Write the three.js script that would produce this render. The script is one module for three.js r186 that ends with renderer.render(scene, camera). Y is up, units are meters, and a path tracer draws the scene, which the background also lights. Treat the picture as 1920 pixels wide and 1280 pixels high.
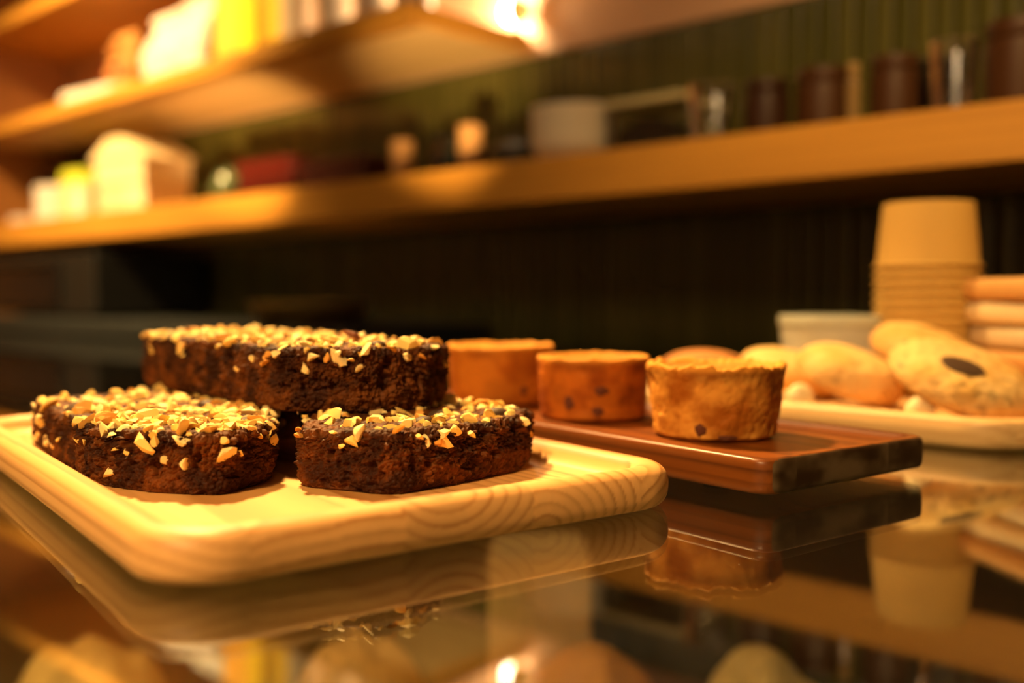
import * as THREE from 'three';
import { RoundedBoxGeometry } from 'three/addons/geometries/RoundedBoxGeometry.js';
import { ConvexGeometry } from 'three/addons/geometries/ConvexGeometry.js';
import { mergeGeometries, mergeVertices, toCreasedNormals } from 'three/addons/utils/BufferGeometryUtils.js';
import { RectAreaLightUniformsLib } from 'three/addons/lights/RectAreaLightUniformsLib.js';

// ---------------------------------------------------------------- camera, exposure, lights
// y = 0 is the top of the glass counter; x runs along the wall, z towards the customers.
const scene = new THREE.Scene();
scene.background = new THREE.Color(0x000000);
const camera = new THREE.PerspectiveCamera(37.84, 1.5, 0.02, 30);
camera.position.set(0, 0.1, 0);
camera.rotation.set(-0.0455, THREE.MathUtils.degToRad(42.29), 0, 'YXZ');
camera.focus = 0.472;
camera.userData.fStop = 2.95;
scene.add(camera);
const renderer = new THREE.WebGLRenderer({ antialias: true });
renderer.toneMapping = THREE.LinearToneMapping;
renderer.toneMappingExposure = 1.0;
renderer.shadowMap.enabled = true;
renderer.shadowMap.type = THREE.PCFSoftShadowMap;
RectAreaLightUniformsLib.init();

const WARM = new THREE.Color().setRGB(1, 0.60, 0.21);
const NEUTRAL = new THREE.Color().setRGB(1, 0.66, 0.34);
// ceiling spots: [x, y, z], target, candela, half angle, penumbra, label
const SPOTS = [
  [[-1.3, 1.42, -0.62], [-0.47, 0, -0.36], 30, 0.42, 0.85, 'black ceiling track spotlight aimed down at the brownies on the counter'],
  [[0.35, 1.42, 0.1], [-0.30, 0.36, -1.15], 13, 0.35, 1.0, 'black ceiling track spotlight aimed at the right end of the long wooden shelf'],
  [[0.0, 1.42, 1.3], [-0.42, 0, -0.27], 11, 0.24, 1.0, 'black ceiling track spotlight on the customer side aimed at the front of the pale tray'],
  [[-2.15, 1.42, -0.05], [-2.40, 0.42, -1.25], 36, 0.62, 1.0, 'black ceiling track spotlight aimed at the cartons on the left of the shelves'],
];
const PANEL = { at: [0.05, 1.66, 1.85], size: 0.9, power: 8.5 };
const STRIP = { at: [-1.68, 0.838, -1.33], w: 0.72, d: 0.03, power: 10 };
const SHELF_SPOT = { at: [-1.275, 0.632, -1.405], power: 0.5 };
const UPLIGHTS = [
  { at: [-0.690, 0.050, -0.540], to: [-1.40, 0.556, -1.36], power: 9, angle: 0.19, label: 'small black uplight on the glass counter hidden behind the front upper brownie' },
  { at: [-1.005, 0.050, -0.571], to: [-2.15, 0.556, -1.38], power: 18, angle: 0.17, label: 'small black uplight on the glass counter hidden behind the rear upper brownie' },
];
const CASE_LIGHT = { at: [-0.6, -0.03, 0.08], w: 1.4, d: 0.06, power: 34 };

// ---------------------------------------------------------------- helpers
let seedState = 7;
const seed = (s) => { seedState = s >>> 0; };
const rnd = () => { seedState = (seedState + 0x6d2b79f5) >>> 0; let t = seedState; t = Math.imul(t ^ (t >>> 15), t | 1); t ^= t + Math.imul(t ^ (t >>> 7), t | 61); return ((t ^ (t >>> 14)) >>> 0) / 4294967296; };
const rr = (a, b) => a + (b - a) * rnd();
const clamp = (x, a = 0, b = 1) => Math.min(b, Math.max(a, x));
const smooth = (a, b, x) => { const t = clamp((x - a) / (b - a)); return t * t * (3 - 2 * t); };
const lerp = (a, b, t) => a + (b - a) * t;
const hash = (x, y, z) => { let h = Math.imul(x, 374761393) + Math.imul(y, 668265263) + Math.imul(z, 2147483647 ^ 0x5bd1e995) | 0; h = Math.imul(h ^ (h >>> 13), 1274126177); h = Math.imul(h ^ (h >>> 16), 0x85ebca6b); return ((h ^ (h >>> 14)) >>> 0) / 4294967296; };
function noise(x, y, z) {                                   // value noise, -1 .. 1
  const X = Math.floor(x), Y = Math.floor(y), Z = Math.floor(z);
  let a = x - X, b = y - Y, c = z - Z; a = a * a * (3 - 2 * a); b = b * b * (3 - 2 * b); c = c * c * (3 - 2 * c);
  const l = (i) => { const p = lerp(hash(X, Y, Z + i), hash(X + 1, Y, Z + i), a), q = lerp(hash(X, Y + 1, Z + i), hash(X + 1, Y + 1, Z + i), a); return lerp(p, q, b); };
  return 2 * lerp(l(0), l(1), c) - 1;
}
const fbm = (x, y, z, o = 3) => { let s = 0, a = 0.6, f = 1; for (let i = 0; i < o; i++) { s += a * noise(x * f + i * 17.3, y * f, z * f); a *= 0.5; f *= 2.07; } return s; };
function cells(x, y, z) {                                   // distance to the nearest feature point (cells of 1), and that cell's random value
  const X = Math.floor(x), Y = Math.floor(y), Z = Math.floor(z); let best = 9, id = 0;
  for (let i = -1; i <= 1; i++) for (let j = -1; j <= 1; j++) for (let k = -1; k <= 1; k++) {
    const cx = X + i, cy = Y + j, cz = Z + k, h = hash(cx, cy, cz);
    const dx = cx + h - x, dy = cy + ((h * 57.31) % 1) - y, dz = cz + ((h * 913.7) % 1) - z, d = dx * dx + dy * dy + dz * dz;
    if (d < best) { best = d; id = h; }
  }
  return [Math.sqrt(best), id];
}
const used = {};
function numbered(name) { const n = used[name] = (used[name] ?? -1) + 1; return n ? `${name}_${String(n).padStart(3, '0')}` : name; }
function shadows(o) { o.traverse((m) => { if (m.isMesh) { m.castShadow = true; m.receiveShadow = true; } }); return o; }
function thing(name, label, category, [x, y, z] = [0, 0, 0], turn = 0, group) {
  const o = new THREE.Group(); o.name = numbered(name); o.position.set(x, y, z); o.rotation.y = turn;
  o.userData = { label, category }; if (group) o.userData.group = group;
  scene.add(o); return o;
}
function struct(name, parent) { const o = new THREE.Group(); o.name = name; o.userData = { kind: 'structure' }; scene.add(o); return o; }
function part(name, geometry, material, parent, [x, y, z] = [0, 0, 0], label) {
  const m = new THREE.Mesh(geometry, material); m.name = name; m.position.set(x, y, z); m.castShadow = m.receiveShadow = true;
  if (label) m.userData.label = label; parent.add(m); return m;
}
const dup = (root, [x, y, z], turn, label) => { const r = root.clone(); r.name = numbered(root.name.replace(/_\d{3}$/, '')); r.position.set(x, y, z); r.rotation.y = turn; r.userData = { ...root.userData }; if (label) r.userData.label = label; scene.add(r); return r; };
function metreUV(g) {                                        // uv in metres, looked up across each face's main direction
  const p = g.attributes.position, n = g.attributes.normal, uv = new Float32Array(p.count * 2);
  for (let i = 0; i < p.count; i++) {
    const ax = Math.abs(n.getX(i)), ay = Math.abs(n.getY(i)), az = Math.abs(n.getZ(i));
    if (ay >= ax && ay >= az) { uv[2 * i] = p.getX(i); uv[2 * i + 1] = p.getZ(i); } else if (ax >= az) { uv[2 * i] = p.getZ(i); uv[2 * i + 1] = p.getY(i); } else { uv[2 * i] = p.getX(i); uv[2 * i + 1] = p.getY(i); }
  }
  g.setAttribute('uv', new THREE.BufferAttribute(uv, 2)); return g;
}
const box = (w, h, d, r = 0.002, s = 2) => metreUV(new RoundedBoxGeometry(w, h, d, s, Math.min(r, w / 2.01, h / 2.01, d / 2.01)));
const lathe = (pts, seg = 48) => new THREE.LatheGeometry(pts.map(([x, y]) => new THREE.Vector2(x, y)), seg);
function prism(pts, depth, bevel = 0.0015) {                 // outline in x, y; depth along z, centred
  const s = new THREE.Shape(pts.map(([x, y]) => new THREE.Vector2(x, y)));
  const g = new THREE.ExtrudeGeometry(s, { depth: depth - 2 * bevel, bevelEnabled: true, bevelSize: bevel, bevelThickness: bevel, bevelOffset: -bevel, bevelSegments: 2, steps: 1 });
  g.translate(0, 0, -(depth - 2 * bevel) / 2); return g;
}
const lin = (r, g, b) => new THREE.Color().setRGB(r, g, b);
const std = (c, roughness = 0.6, more = {}) => new THREE.MeshStandardMaterial({ color: Array.isArray(c) ? lin(...c) : c, roughness, ...more });
const phys = (c, roughness = 0.5, more = {}) => new THREE.MeshPhysicalMaterial({ color: lin(...c), roughness, ...more });
function texture(w, h, f, srgb = false) {
  const d = new Uint8Array(w * h * 4);
  for (let y = 0; y < h; y++) for (let x = 0; x < w; x++) { const c = f(x / w, y / h); for (let k = 0; k < 3; k++) d[4 * (y * w + x) + k] = 255 * clamp(c[k]); d[4 * (y * w + x) + 3] = 255; }
  const t = new THREE.DataTexture(d, w, h); t.wrapS = t.wrapT = THREE.RepeatWrapping; t.magFilter = THREE.LinearFilter; t.minFilter = THREE.LinearMipmapLinearFilter; t.generateMipmaps = true;
  if (srgb) t.colorSpace = THREE.SRGBColorSpace; t.needsUpdate = true; return t;
}
const tile1 = (v) => [Math.cos(v * 2 * Math.PI), Math.sin(v * 2 * Math.PI)];
// grain along u, one repeat = 1.2 m by 0.6 m
const grain = texture(512, 512, (u, v) => {
  const [a, b] = tile1(v), [c, d] = tile1(u);
  const n = noise(a * 14 + c * 0.5, b * 14 + d * 0.5, 3.1) * 0.5 + noise(a * 40 + c * 0.8, b * 40 + d * 0.8, 7.7) * 0.3 + noise(a * 3 + c, b * 3 + d, 1.7) * 0.4;
  const k = 0.82 + 0.18 * n; return [k, k * (0.97 + 0.04 * n), k * (0.93 + 0.08 * n)];
}, false);
grain.repeat.set(1 / 1.2, 1 / 0.6);
const wood = (c, roughness = 0.5, more = {}) => std(c, roughness, { map: grain, bumpMap: grain, bumpScale: 0.0004, ...more });

// ---------------------------------------------------------------- materials
const M = {
  shelf: wood([0.60, 0.295, 0.044], 0.5),
  sidewall: wood([0.50, 0.22, 0.06], 0.55),
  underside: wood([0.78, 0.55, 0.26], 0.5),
  plaster: std([0.60, 0.38, 0.25], 0.9),
  tiles: [[0.072, 0.070, 0.016], [0.062, 0.062, 0.013], [0.084, 0.080, 0.018]].map((c) => phys(c, 0.16, { clearcoat: 0.4, clearcoatRoughness: 0.08 })),
  grout: std([0.03, 0.026, 0.012], 0.95),
  floor: std([0.22, 0.17, 0.11], 0.7), ceiling: std([0.42, 0.34, 0.25], 0.9), room: std([0.45, 0.36, 0.25], 0.9),
  glass: phys([1, 1, 1], 0.0, { transmission: 1, thickness: 0.01, ior: 1.52, attenuationColor: lin(0.72, 0.9, 0.78), attenuationDistance: 0.08 }),
  clear: phys([1, 1, 1], 0.03, { transmission: 1, thickness: 0.004, ior: 1.5 }),
  dark: std([0.012, 0.010, 0.008], 0.8), darkWood: wood([0.05, 0.025, 0.012], 0.6),
  black: std([0.008, 0.008, 0.008], 0.45), blackGloss: phys([0.006, 0.006, 0.007], 0.2),
  steel: std([0.07, 0.08, 0.085], 0.6, { metalness: 0.9 }), brass: std([0.62, 0.42, 0.14], 0.35, { metalness: 0.9 }),
  white: phys([0.64, 0.62, 0.64], 0.4), ceramic: phys([0.74, 0.70, 0.60], 0.15, { clearcoat: 0.5 }),
  kraft: std([0.52, 0.315, 0.075], 0.75), tan: std([0.50, 0.27, 0.10], 0.7),
  nuts: [[0.94, 0.66, 0.20], [0.90, 0.56, 0.13], [0.96, 0.74, 0.32], [0.74, 0.36, 0.07]].map((c) => phys(c, 0.6, { specularIntensity: 0.6 })),
  nutSkin: std([0.22, 0.07, 0.03], 0.6),
  chip: phys([0.075, 0.042, 0.024], 0.6, { specularIntensity: 0.5 }),
  sponge: phys([1, 1, 1], 0.62, { vertexColors: true, specularIntensity: 0.3 }),
  crust: phys([1, 1, 1], 0.7, { vertexColors: true, specularIntensity: 0.35 }),
  paleWood: std(0xffffff, 0.48, { vertexColors: true }),
  walnut: phys([1, 1, 1], 0.38, { vertexColors: true, clearcoat: 0.12, clearcoatRoughness: 0.25, specularIntensity: 0.7 }),
  cookie: std(0xffffff, 0.8, { vertexColors: true }),
};

// ---------------------------------------------------------------- the room
const WZ = -1.45, LX = -3.25, RX = 2.2, FZ = 2.6, FLOOR = -1.1, CEIL = 1.7, PLASTER = 0.556;
{
  const f = struct('floor'); part('floor_slab', box(RX - LX + 0.4, 0.1, FZ - WZ + 0.4), M.floor, f, [(RX + LX) / 2, FLOOR - 0.05, (FZ + WZ) / 2]);
  const c = struct('ceiling'); part('ceiling_slab', box(RX - LX + 0.4, 0.1, FZ - WZ + 0.4), M.ceiling, c, [(RX + LX) / 2, CEIL + 0.05, (FZ + WZ) / 2]);
  const H = CEIL - FLOOR, Y = (CEIL + FLOOR) / 2;
  const l = struct('wall_left'); part('wood_panelling', box(0.1, H, FZ - WZ + 0.2), M.sidewall, l, [LX - 0.05, Y, (FZ + WZ) / 2]);
  const r = struct('wall_right'); part('plaster', box(0.1, H, FZ - WZ + 0.2), M.room, r, [RX + 0.05, Y, (FZ + WZ) / 2]);
  const w = struct('wall_front'); part('plaster', box(RX - LX + 0.4, H, 0.1), M.room, w, [(RX + LX) / 2, Y, FZ + 0.05]);
  // back wall: plaster above, upright glazed finger tiles below
  const b = struct('wall_back');
  part('plaster', box(RX - LX + 0.2, CEIL - PLASTER, 0.1, 0.003), M.plaster, b, [(RX + LX) / 2, (CEIL + PLASTER) / 2, WZ - 0.05 + 0.008]);
  part('grout', box(RX - LX + 0.2, PLASTER - FLOOR, 0.1, 0.001), M.grout, b, [(RX + LX) / 2, (PLASTER + FLOOR) / 2, WZ - 0.058]);
  const PITCH = 0.0285, W = 0.0240;
  const arc = []; for (let i = 0; i <= 8; i++) { const t = -1 + i / 4; arc.push([t * W / 2, 0.0075 * Math.sqrt(Math.max(0, 1 - 0.86 * t * t)) - 0.0005]); }
  const tileShape = (h) => { const s = new THREE.Shape([[-W / 2, -0.004], ...arc, [W / 2, -0.004]].reverse().map(([x, y]) => new THREE.Vector2(x, y))); const g = new THREE.ExtrudeGeometry(s, { depth: h, bevelEnabled: false }); g.rotateX(-Math.PI / 2); g.scale(1, 1, -1); const ix = g.index; return toCreasedNormals(flip(g), 0.7); };
  const upper = tileShape(PLASTER - 0.277), lower = tileShape(0.272);
  seed(31);
  for (let x = LX + PITCH / 2; x < 0.55; x += PITCH) {
    for (const [g, y] of [[upper, 0.275], [lower, 0.0]]) {
      const m = part('tile', g, M.tiles[Math.floor(rnd() * 3)], b, [x + rr(-0.0004, 0.0004), y, WZ + rr(-0.0008, 0.0008)]); m.rotation.y = rr(-0.02, 0.02);
    }
  }
}
function flip(g) { const n = g.index ? g.toNonIndexed() : g; const p = n.attributes.position; for (let i = 0; i < p.count; i += 3) { const a = [p.getX(i), p.getY(i), p.getZ(i)]; p.setXYZ(i, p.getX(i + 1), p.getY(i + 1), p.getZ(i + 1)); p.setXYZ(i + 1, ...a); } n.deleteAttribute('uv'); n.computeVertexNormals(); return n; }

// ---------------------------------------------------------------- shelves and counter
const S1 = 0.305, S2 = 0.592, S3 = 0.882;                    // shelf tops
{
  const a = thing('wall_shelf', 'long thick wooden shelf crossing the tiled wall, lined with cups, bowls and jars', 'shelf', [(LX + 0.6) / 2 + 0.005, S1 - 0.065, -1.283]);
  part('board', box(0.6 - LX - 0.012, 0.064, 0.318, 0.003), M.shelf, a, [0, 0.0325, 0]);
  const bb = thing('wall_shelf', 'upper wooden shelf ending at the small bright lamp, holding bags and canisters', 'shelf', [(LX - 1.255) / 2 + 0.003, S2 - 0.037, -1.281]);
  part('board', box(-1.255 - LX - 0.008, 0.034, 0.312, 0.003), M.shelf, bb, [0, 0.020, 0]); part('underside_panel', box(-1.255 - LX - 0.02, 0.004, 0.27, 0.001), M.underside, bb, [0, 0.0028, -0.018], 'pale veneer underside');
  const c = thing('wall_shelf', 'topmost wooden shelf cut off by the upper left corner of the picture', 'shelf', [(LX - 1.255) / 2 + 0.003, S3 - 0.037, -1.281]);
  part('board', box(-1.255 - LX - 0.008, 0.036, 0.312, 0.003), M.shelf, c, [0, 0.019, 0]);
}
{
  const t = thing('glass_worktop', 'thick clear reflective glass top of the counter carrying all the trays', 'glass top', [-0.95, -0.01, -0.4]);
  part('glass_sheet', box(3.3, 0.01, 1.2, 0.0012, 2), M.glass, t, [0, 0.005, 0]);
  const c = thing('display_counter', 'dark wooden display counter under the reflective glass top', 'counter', [-0.95, FLOOR, -0.4]);
  part('plinth', box(3.2, 0.1, 1.1), M.darkWood, c, [0, 0.05, 0]);
  part('base_board', box(3.26, 0.03, 1.16), M.dark, c, [0, 0.6, 0]);
  for (const s of [-1, 1]) { part('long_panel', box(3.26, 0.99, 0.02), M.darkWood, c, [0, 0.594, s * 0.575]); part('end_panel', box(0.02, 0.99, 1.13), M.darkWood, c, [s * 1.63, 0.594, 0]); }
  part('inner_shelf', box(3.2, 0.02, 1.1), std([0.13, 0.105, 0.03], 0.7), c, [0, 0.73, 0]);
}

// ---------------------------------------------------------------- lamps
function spotLight(at, to, color, power, angle, penumbra, radius = 1.5) {
  const l = new THREE.SpotLight(color, power, 0, angle, penumbra, 2); l.position.set(...at); l.target.position.set(...to);
  l.castShadow = true; l.shadow.radius = radius; l.shadow.mapSize.set(2048, 2048); l.shadow.bias = -0.0005; scene.add(l, l.target); return l;
}
function lampHead(t, aim, r, len, glow) {                     // a can whose mouth faces aim, with its lens
  const g = new THREE.Group(); const can = lathe([[0.001, -len], [r * 0.7, -len], [r * 0.85, -len * 0.9], [r, -len * 0.6], [r, 0], [r * 0.9, 0.001], [r * 0.88, -0.012], [0.001, -0.012]], 32);
  const q = new THREE.Quaternion().setFromUnitVectors(new THREE.Vector3(0, 1, 0), aim);
  can.applyQuaternion(q); part('lamp_can', can, M.black, t);
  const lens = new THREE.CylinderGeometry(r * 0.86, r * 0.86, 0.004, 32); lens.translate(0, -0.009, 0); lens.applyQuaternion(q);
  part('lamp_lens', lens, new THREE.MeshStandardMaterial({ color: 0x111111, emissive: WARM, emissiveIntensity: glow }), t); return g;
}
{
  const rail = thing('ceiling_track', 'straight black ceiling track carrying the spotlights', 'light track', [-1, CEIL - 0.03, -0.25]);
  part('rail', box(4.2, 0.03, 0.04), M.black, rail, [0, 0.014, 0]); part('cross_rail', box(0.04, 0.03, 1.7), M.black, rail, [1.0, 0.014, 0.85]);
  for (const [at, to, power, angle, pen, label] of SPOTS) {
    const a = new THREE.Vector3(...at), aim = new THREE.Vector3(...to).sub(a).normalize();
    const t = thing('track_spotlight', label, 'spotlight', at);
    lampHead(t, aim, 0.05, 0.13, 6);
    const back = aim.clone().multiplyScalar(-0.1), h = CEIL - at[1] - back.y;
    part('stem', new THREE.CylinderGeometry(0.008, 0.008, h, 12), M.black, t, [back.x, back.y + h / 2, back.z]);
    spotLight(a.clone().addScaledVector(aim, 0.012).toArray(), to, WARM, power, angle, pen, 3);
  }
}
{
  const t = thing('ceiling_panel_light', 'square pale ceiling panel light above the customer side', 'ceiling light', [PANEL.at[0], CEIL - 0.03, PANEL.at[2]]);
  part('frame', box(PANEL.size + 0.06, 0.028, PANEL.size + 0.06), M.white, t, [0, 0.015, 0]);
  part('light_diffuser', box(PANEL.size, 0.006, PANEL.size), new THREE.MeshStandardMaterial({ color: 0x222222, emissive: NEUTRAL, emissiveIntensity: PANEL.power }), t, [0, -0.001, 0]);
  const l = new THREE.RectAreaLight(NEUTRAL, PANEL.power, PANEL.size, PANEL.size); l.position.set(PANEL.at[0], CEIL - 0.045, PANEL.at[2]); l.lookAt(PANEL.at[0], -2, PANEL.at[2]); scene.add(l);
}
{
  const [x, y, z] = SHELF_SPOT.at;
  const t = thing('shelf_lamp', 'small glowing lamp at the right end of the upper shelf against the wall', 'lamp', [x, S2, z]);
  part('base', lathe([[0.001, 0], [0.022, 0], [0.022, 0.004], [0.006, 0.008], [0.005, y - S2 - 0.012], [0.001, y - S2 - 0.012]], 24), M.brass, t);
  part('bulb', new THREE.SphereGeometry(0.021, 24, 16), new THREE.MeshStandardMaterial({ color: 0x222222, emissive: lin(1, 0.80, 0.50), emissiveIntensity: 45 }), t, [0, y - S2, 0]);
  const cup = lathe([[0.004, -0.03], [0.018, -0.027], [0.024, -0.018], [0.024, -0.004], [0.0225, -0.004], [0.0225, -0.017], [0.017, -0.025], [0.004, -0.028]], 28); cup.rotateZ(Math.PI / 2);
  part('reflector', cup, M.brass, t, [0.004, y - S2, 0]);
  const l = new THREE.PointLight(lin(1, 0.7, 0.34), SHELF_SPOT.power, 0, 2); l.position.set(x, y, z); l.castShadow = true; l.shadow.radius = 1; scene.add(l);
}
for (const { at, to, power, angle, label } of UPLIGHTS) {
  const [x, y, z] = at, aim = new THREE.Vector3(...to).sub(new THREE.Vector3(x, y, z)).normalize();
  const t = thing('counter_uplight', label, 'lamp', [x, 0.0005, z]);
  part('foot', lathe([[0.001, 0], [0.022, 0], [0.022, 0.004], [0.006, 0.008], [0.006, 0.034], [0.001, 0.034]], 24), M.black, t);
  const h = new THREE.Group(); h.name = 'head'; h.position.y = y; t.add(h); lampHead(h, aim, 0.017, 0.024, 3);
  spotLight([x + aim.x * 0.006, y + aim.y * 0.006, z + aim.z * 0.006], to, WARM, power, angle, 1, 1);
}
{
  const [x, y, z] = CASE_LIGHT.at;
  const t = thing('case_light_strip', 'slim light strip inside the display counter along its front edge', 'light strip', [x, y, z]);
  part('channel', box(CASE_LIGHT.w + 0.02, 0.010, CASE_LIGHT.d + 0.01, 0.001), M.black, t, [0, 0.004, 0]);
  part('light_diffuser', box(CASE_LIGHT.w, 0.004, CASE_LIGHT.d, 0.001), new THREE.MeshStandardMaterial({ color: 0x222222, emissive: WARM, emissiveIntensity: 1.5 }), t, [0, -0.002, 0]);
  const l = new THREE.RectAreaLight(lin(1, 0.70, 0.32), CASE_LIGHT.power, CASE_LIGHT.w, CASE_LIGHT.d); l.position.set(x, y - 0.006, z); l.lookAt(x, -2, z); scene.add(l);
}
{
  const [x, y, z] = STRIP.at;
  const t = thing('shelf_light_strip', 'slim light strip under the topmost shelf above the canisters', 'light strip', [x, y, z]);
  part('channel', box(STRIP.w + 0.02, 0.010, STRIP.d + 0.01, 0.001), M.brass, t, [0, 0.0015, 0]);
  part('light_diffuser', box(STRIP.w, 0.004, STRIP.d, 0.001), new THREE.MeshStandardMaterial({ color: 0x222222, emissive: WARM, emissiveIntensity: 6 }), t, [0, -0.0045, 0]);
  const l = new THREE.RectAreaLight(lin(1, 0.68, 0.30), STRIP.power, STRIP.w, STRIP.d); l.position.set(x, y - 0.009, z); l.lookAt(x, -2, z); scene.add(l);
}

// ---------------------------------------------------------------- trays
function roundRect(hx, hz, r, per) {                         // per points round a rectangle, the same share on each side and corner for every size
  const out = [], q = per / 4, e = Math.round(q * 0.72), c = q - e;
  for (let k = 0; k < 4; k++) {
    const sx = [1, -1, -1, 1][k], sz = [1, 1, -1, -1][k];
    for (let i = 0; i < c; i++) { const a = k * Math.PI / 2 + (i / c) * Math.PI / 2; out.push([sx * (hx - r) + r * Math.cos(a), sz * (hz - r) + r * Math.sin(a)]); }
    const h = k % 2 ? hz - r : hx - r;
    for (let i = 0; i < e; i++) { const t = 1 - 2 * i / e; out.push(k === 0 ? [t * h, hz] : k === 1 ? [-hx, t * h] : k === 2 ? [-t * h, -hz] : [hx, -t * h]); }
  }
  return out;
}
function rings(list, color, flipped) {                       // a closed skin over rings of equal length, from the bottom's middle to the top's
  const n = list[0].length, pos = [], col = [], idx = [];
  for (const ring of list) for (const p of ring) { pos.push(...p); if (color) col.push(...color(...p)); }
  for (let i = 0; i + 1 < list.length; i++) for (let j = 0; j < n; j++) { const a = i * n + j, b = i * n + (j + 1) % n, c = a + n, d = b + n; if (flipped) idx.push(a, b, c, b, d, c); else idx.push(a, c, b, b, c, d); }
  const g = new THREE.BufferGeometry(); g.setAttribute('position', new THREE.Float32BufferAttribute(pos, 3)); if (color) g.setAttribute('color', new THREE.Float32BufferAttribute(col, 3)); g.setIndex(idx); g.computeVertexNormals(); return g;
}
function alongProfile(profile, step) {                       // a smooth run of points through [inset, y] pairs
  const c = new THREE.CatmullRomCurve3(profile.map(([a, b]) => new THREE.Vector3(a, b, 0)), false, 'centripetal');
  return c.getSpacedPoints(Math.ceil(c.getLength() / step)).map((p) => [p.x, p.y]);
}
function trayGeometry({ L, W, R, profile, floor, per, step, inner, color }) {
  const list = [], hx = L / 2, hz = W / 2, put = (i, y, r) => list.push(roundRect(hx - i, hz - i, Math.max(r, 0.0015), per).map(([x, z]) => [x, y, z]));
  const [b0, by] = profile[0]; put(hz - 0.002, by, 0.001); put(hz * 0.5, by, R * 0.5);
  for (const [i, y] of alongProfile(profile, step)) put(i, y, R - i * (inner ?? 1));
  const last = profile[profile.length - 1][0];
  for (let k = 1; k <= floor; k++) { const i = lerp(last, hz - 0.0015, k / floor); put(i, profile[profile.length - 1][1], Math.max(R - last, 0.004) * (1 - k / floor)); }
  return rings(list, color);
}
// solid wood: boards glued side by side, each cut from its own log; the grain runs along x
function woodColor({ board, shift = 0.03, light, late, spacing, streak, salt, tones = 0.12, pattern, end }) {
  return (x, y, z) => {
    const wob = 0.0016 * noise(x * 4, salt, z * 9), b = Math.floor((z + shift) / board), h = hash(b, salt, 1), h2 = hash(b, salt, 2);
    const cz = (pattern?.[b]?.[0] ?? (b + 0.5) * board - shift + (h - 0.5) * board * 1.5) + wob + 0.02 * x * (h2 - 0.5), cy = pattern?.[b]?.[1] ?? -0.008 - 0.03 * h2;
    const r = Math.hypot(z - cz, (y - cy) * 1.15) / spacing + 0.14 * noise(x * 5, y * 60, z * 60 + b) + 0.25 * noise(x * 2, y * 15, z * 15 + b), f = r - Math.floor(r);
    const ring = smooth(0.3, 0.93, f) ** 2 * (1 - smooth(0.94, 1, f)) * (0.45 + 0.55 * hash(Math.floor(r), b, 5));
    const s = streak * fbm(x * 9, y * 260, z * 420, 3), k = 1 + tones * (hash(b, salt, 3) - 0.5) * 2 + s + 0.05 * noise(x * 25, y * 60, z * 60);
    const c = [0, 1, 2].map((i) => lerp(light[i], late[i], ring) * k);
    if (!end || Math.abs(x) < end.at) return c;               // open pores of the cut ends: greyer and blotched
    const m = smooth(-0.5, 0.4, fbm(x * 30, y * 90 + b * 3.1, z * 55, 3)) * (0.45 + 0.55 * hash(b, 7, salt));
    return [0, 1, 2].map((i) => lerp(end.dark[i], end.pale[i], m));
  };
}
const AIM_1 = THREE.MathUtils.degToRad(-11.3), AIM_2 = THREE.MathUtils.degToRad(-10.5);
{
  const t = thing('wooden_tray', 'pale wooden tray with rounded rim carrying the nut-topped brownies', 'tray', [-0.477, 0.0006, -0.322], AIM_1);
  const profile = [[0.008, 0.0004], [0.0045, 0.0007], [0.0022, 0.0022], [0.0007, 0.005], [0.0001, 0.009], [0.0002, 0.013], [0.0014, 0.0165], [0.004, 0.019], [0.0075, 0.02], [0.0105, 0.0198], [0.013, 0.0190], [0.0155, 0.0168], [0.0175, 0.0135], [0.020, 0.0112], [0.024, 0.0102], [0.032, 0.0100]];
  part('tray_board', trayGeometry({ L: 0.409, W: 0.253, R: 0.03, profile, floor: 70, per: 1000, step: 0.00085, inner: 0.6, color: woodColor({ board: 0.062, light: [0.84, 0.46, 0.16], late: [0.52, 0.215, 0.05], spacing: 0.0060, streak: 0.06, salt: 4, pattern: { '-2': [-0.13, -0.03], '-1': [-0.034, -0.003], 0: [0.014, 0.036], 1: [0.055, -0.15], 2: [0.10, 0.05] } }) }), M.paleWood, t);
}
{
  const t = thing('wooden_board', 'dark glossy wooden serving board under the three small cakes', 'board', [-0.399, 0.0005, -0.529], AIM_2);
  const profile = [[0.010, 0.0045], [0.004, 0.0045], [0.0012, 0.0052], [0.0003, 0.007], [0, 0.010], [0, 0.016], [0.0001, 0.0195], [0.0006, 0.0212], [0.0018, 0.0221], [0.0035, 0.0222], [0.0055, 0.0218], [0.008, 0.0204], [0.011, 0.0192], [0.015, 0.0187], [0.02, 0.0186]];
  part('board_body', trayGeometry({ L: 0.382, W: 0.141, R: 0.010, profile, floor: 50, per: 800, step: 0.0009, inner: 0, color: woodColor({ board: 0.078, light: [0.25, 0.066, 0.007], late: [0.11, 0.026, 0.003], spacing: 0.0075, streak: 0.30, salt: 9, tones: 0.25, end: { at: 0.1898, dark: [0.040, 0.018, 0.005], pale: [0.20, 0.135, 0.070] } }) }), M.walnut, t);
  const pad = new THREE.CylinderGeometry(0.008, 0.007, 0.0045, 20); for (const sx of [-1, 1]) for (const sz of [-1, 1]) part('foot', pad, M.dark, t, [sx * 0.12, 0.0023, sz * 0.025]);
}

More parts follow.
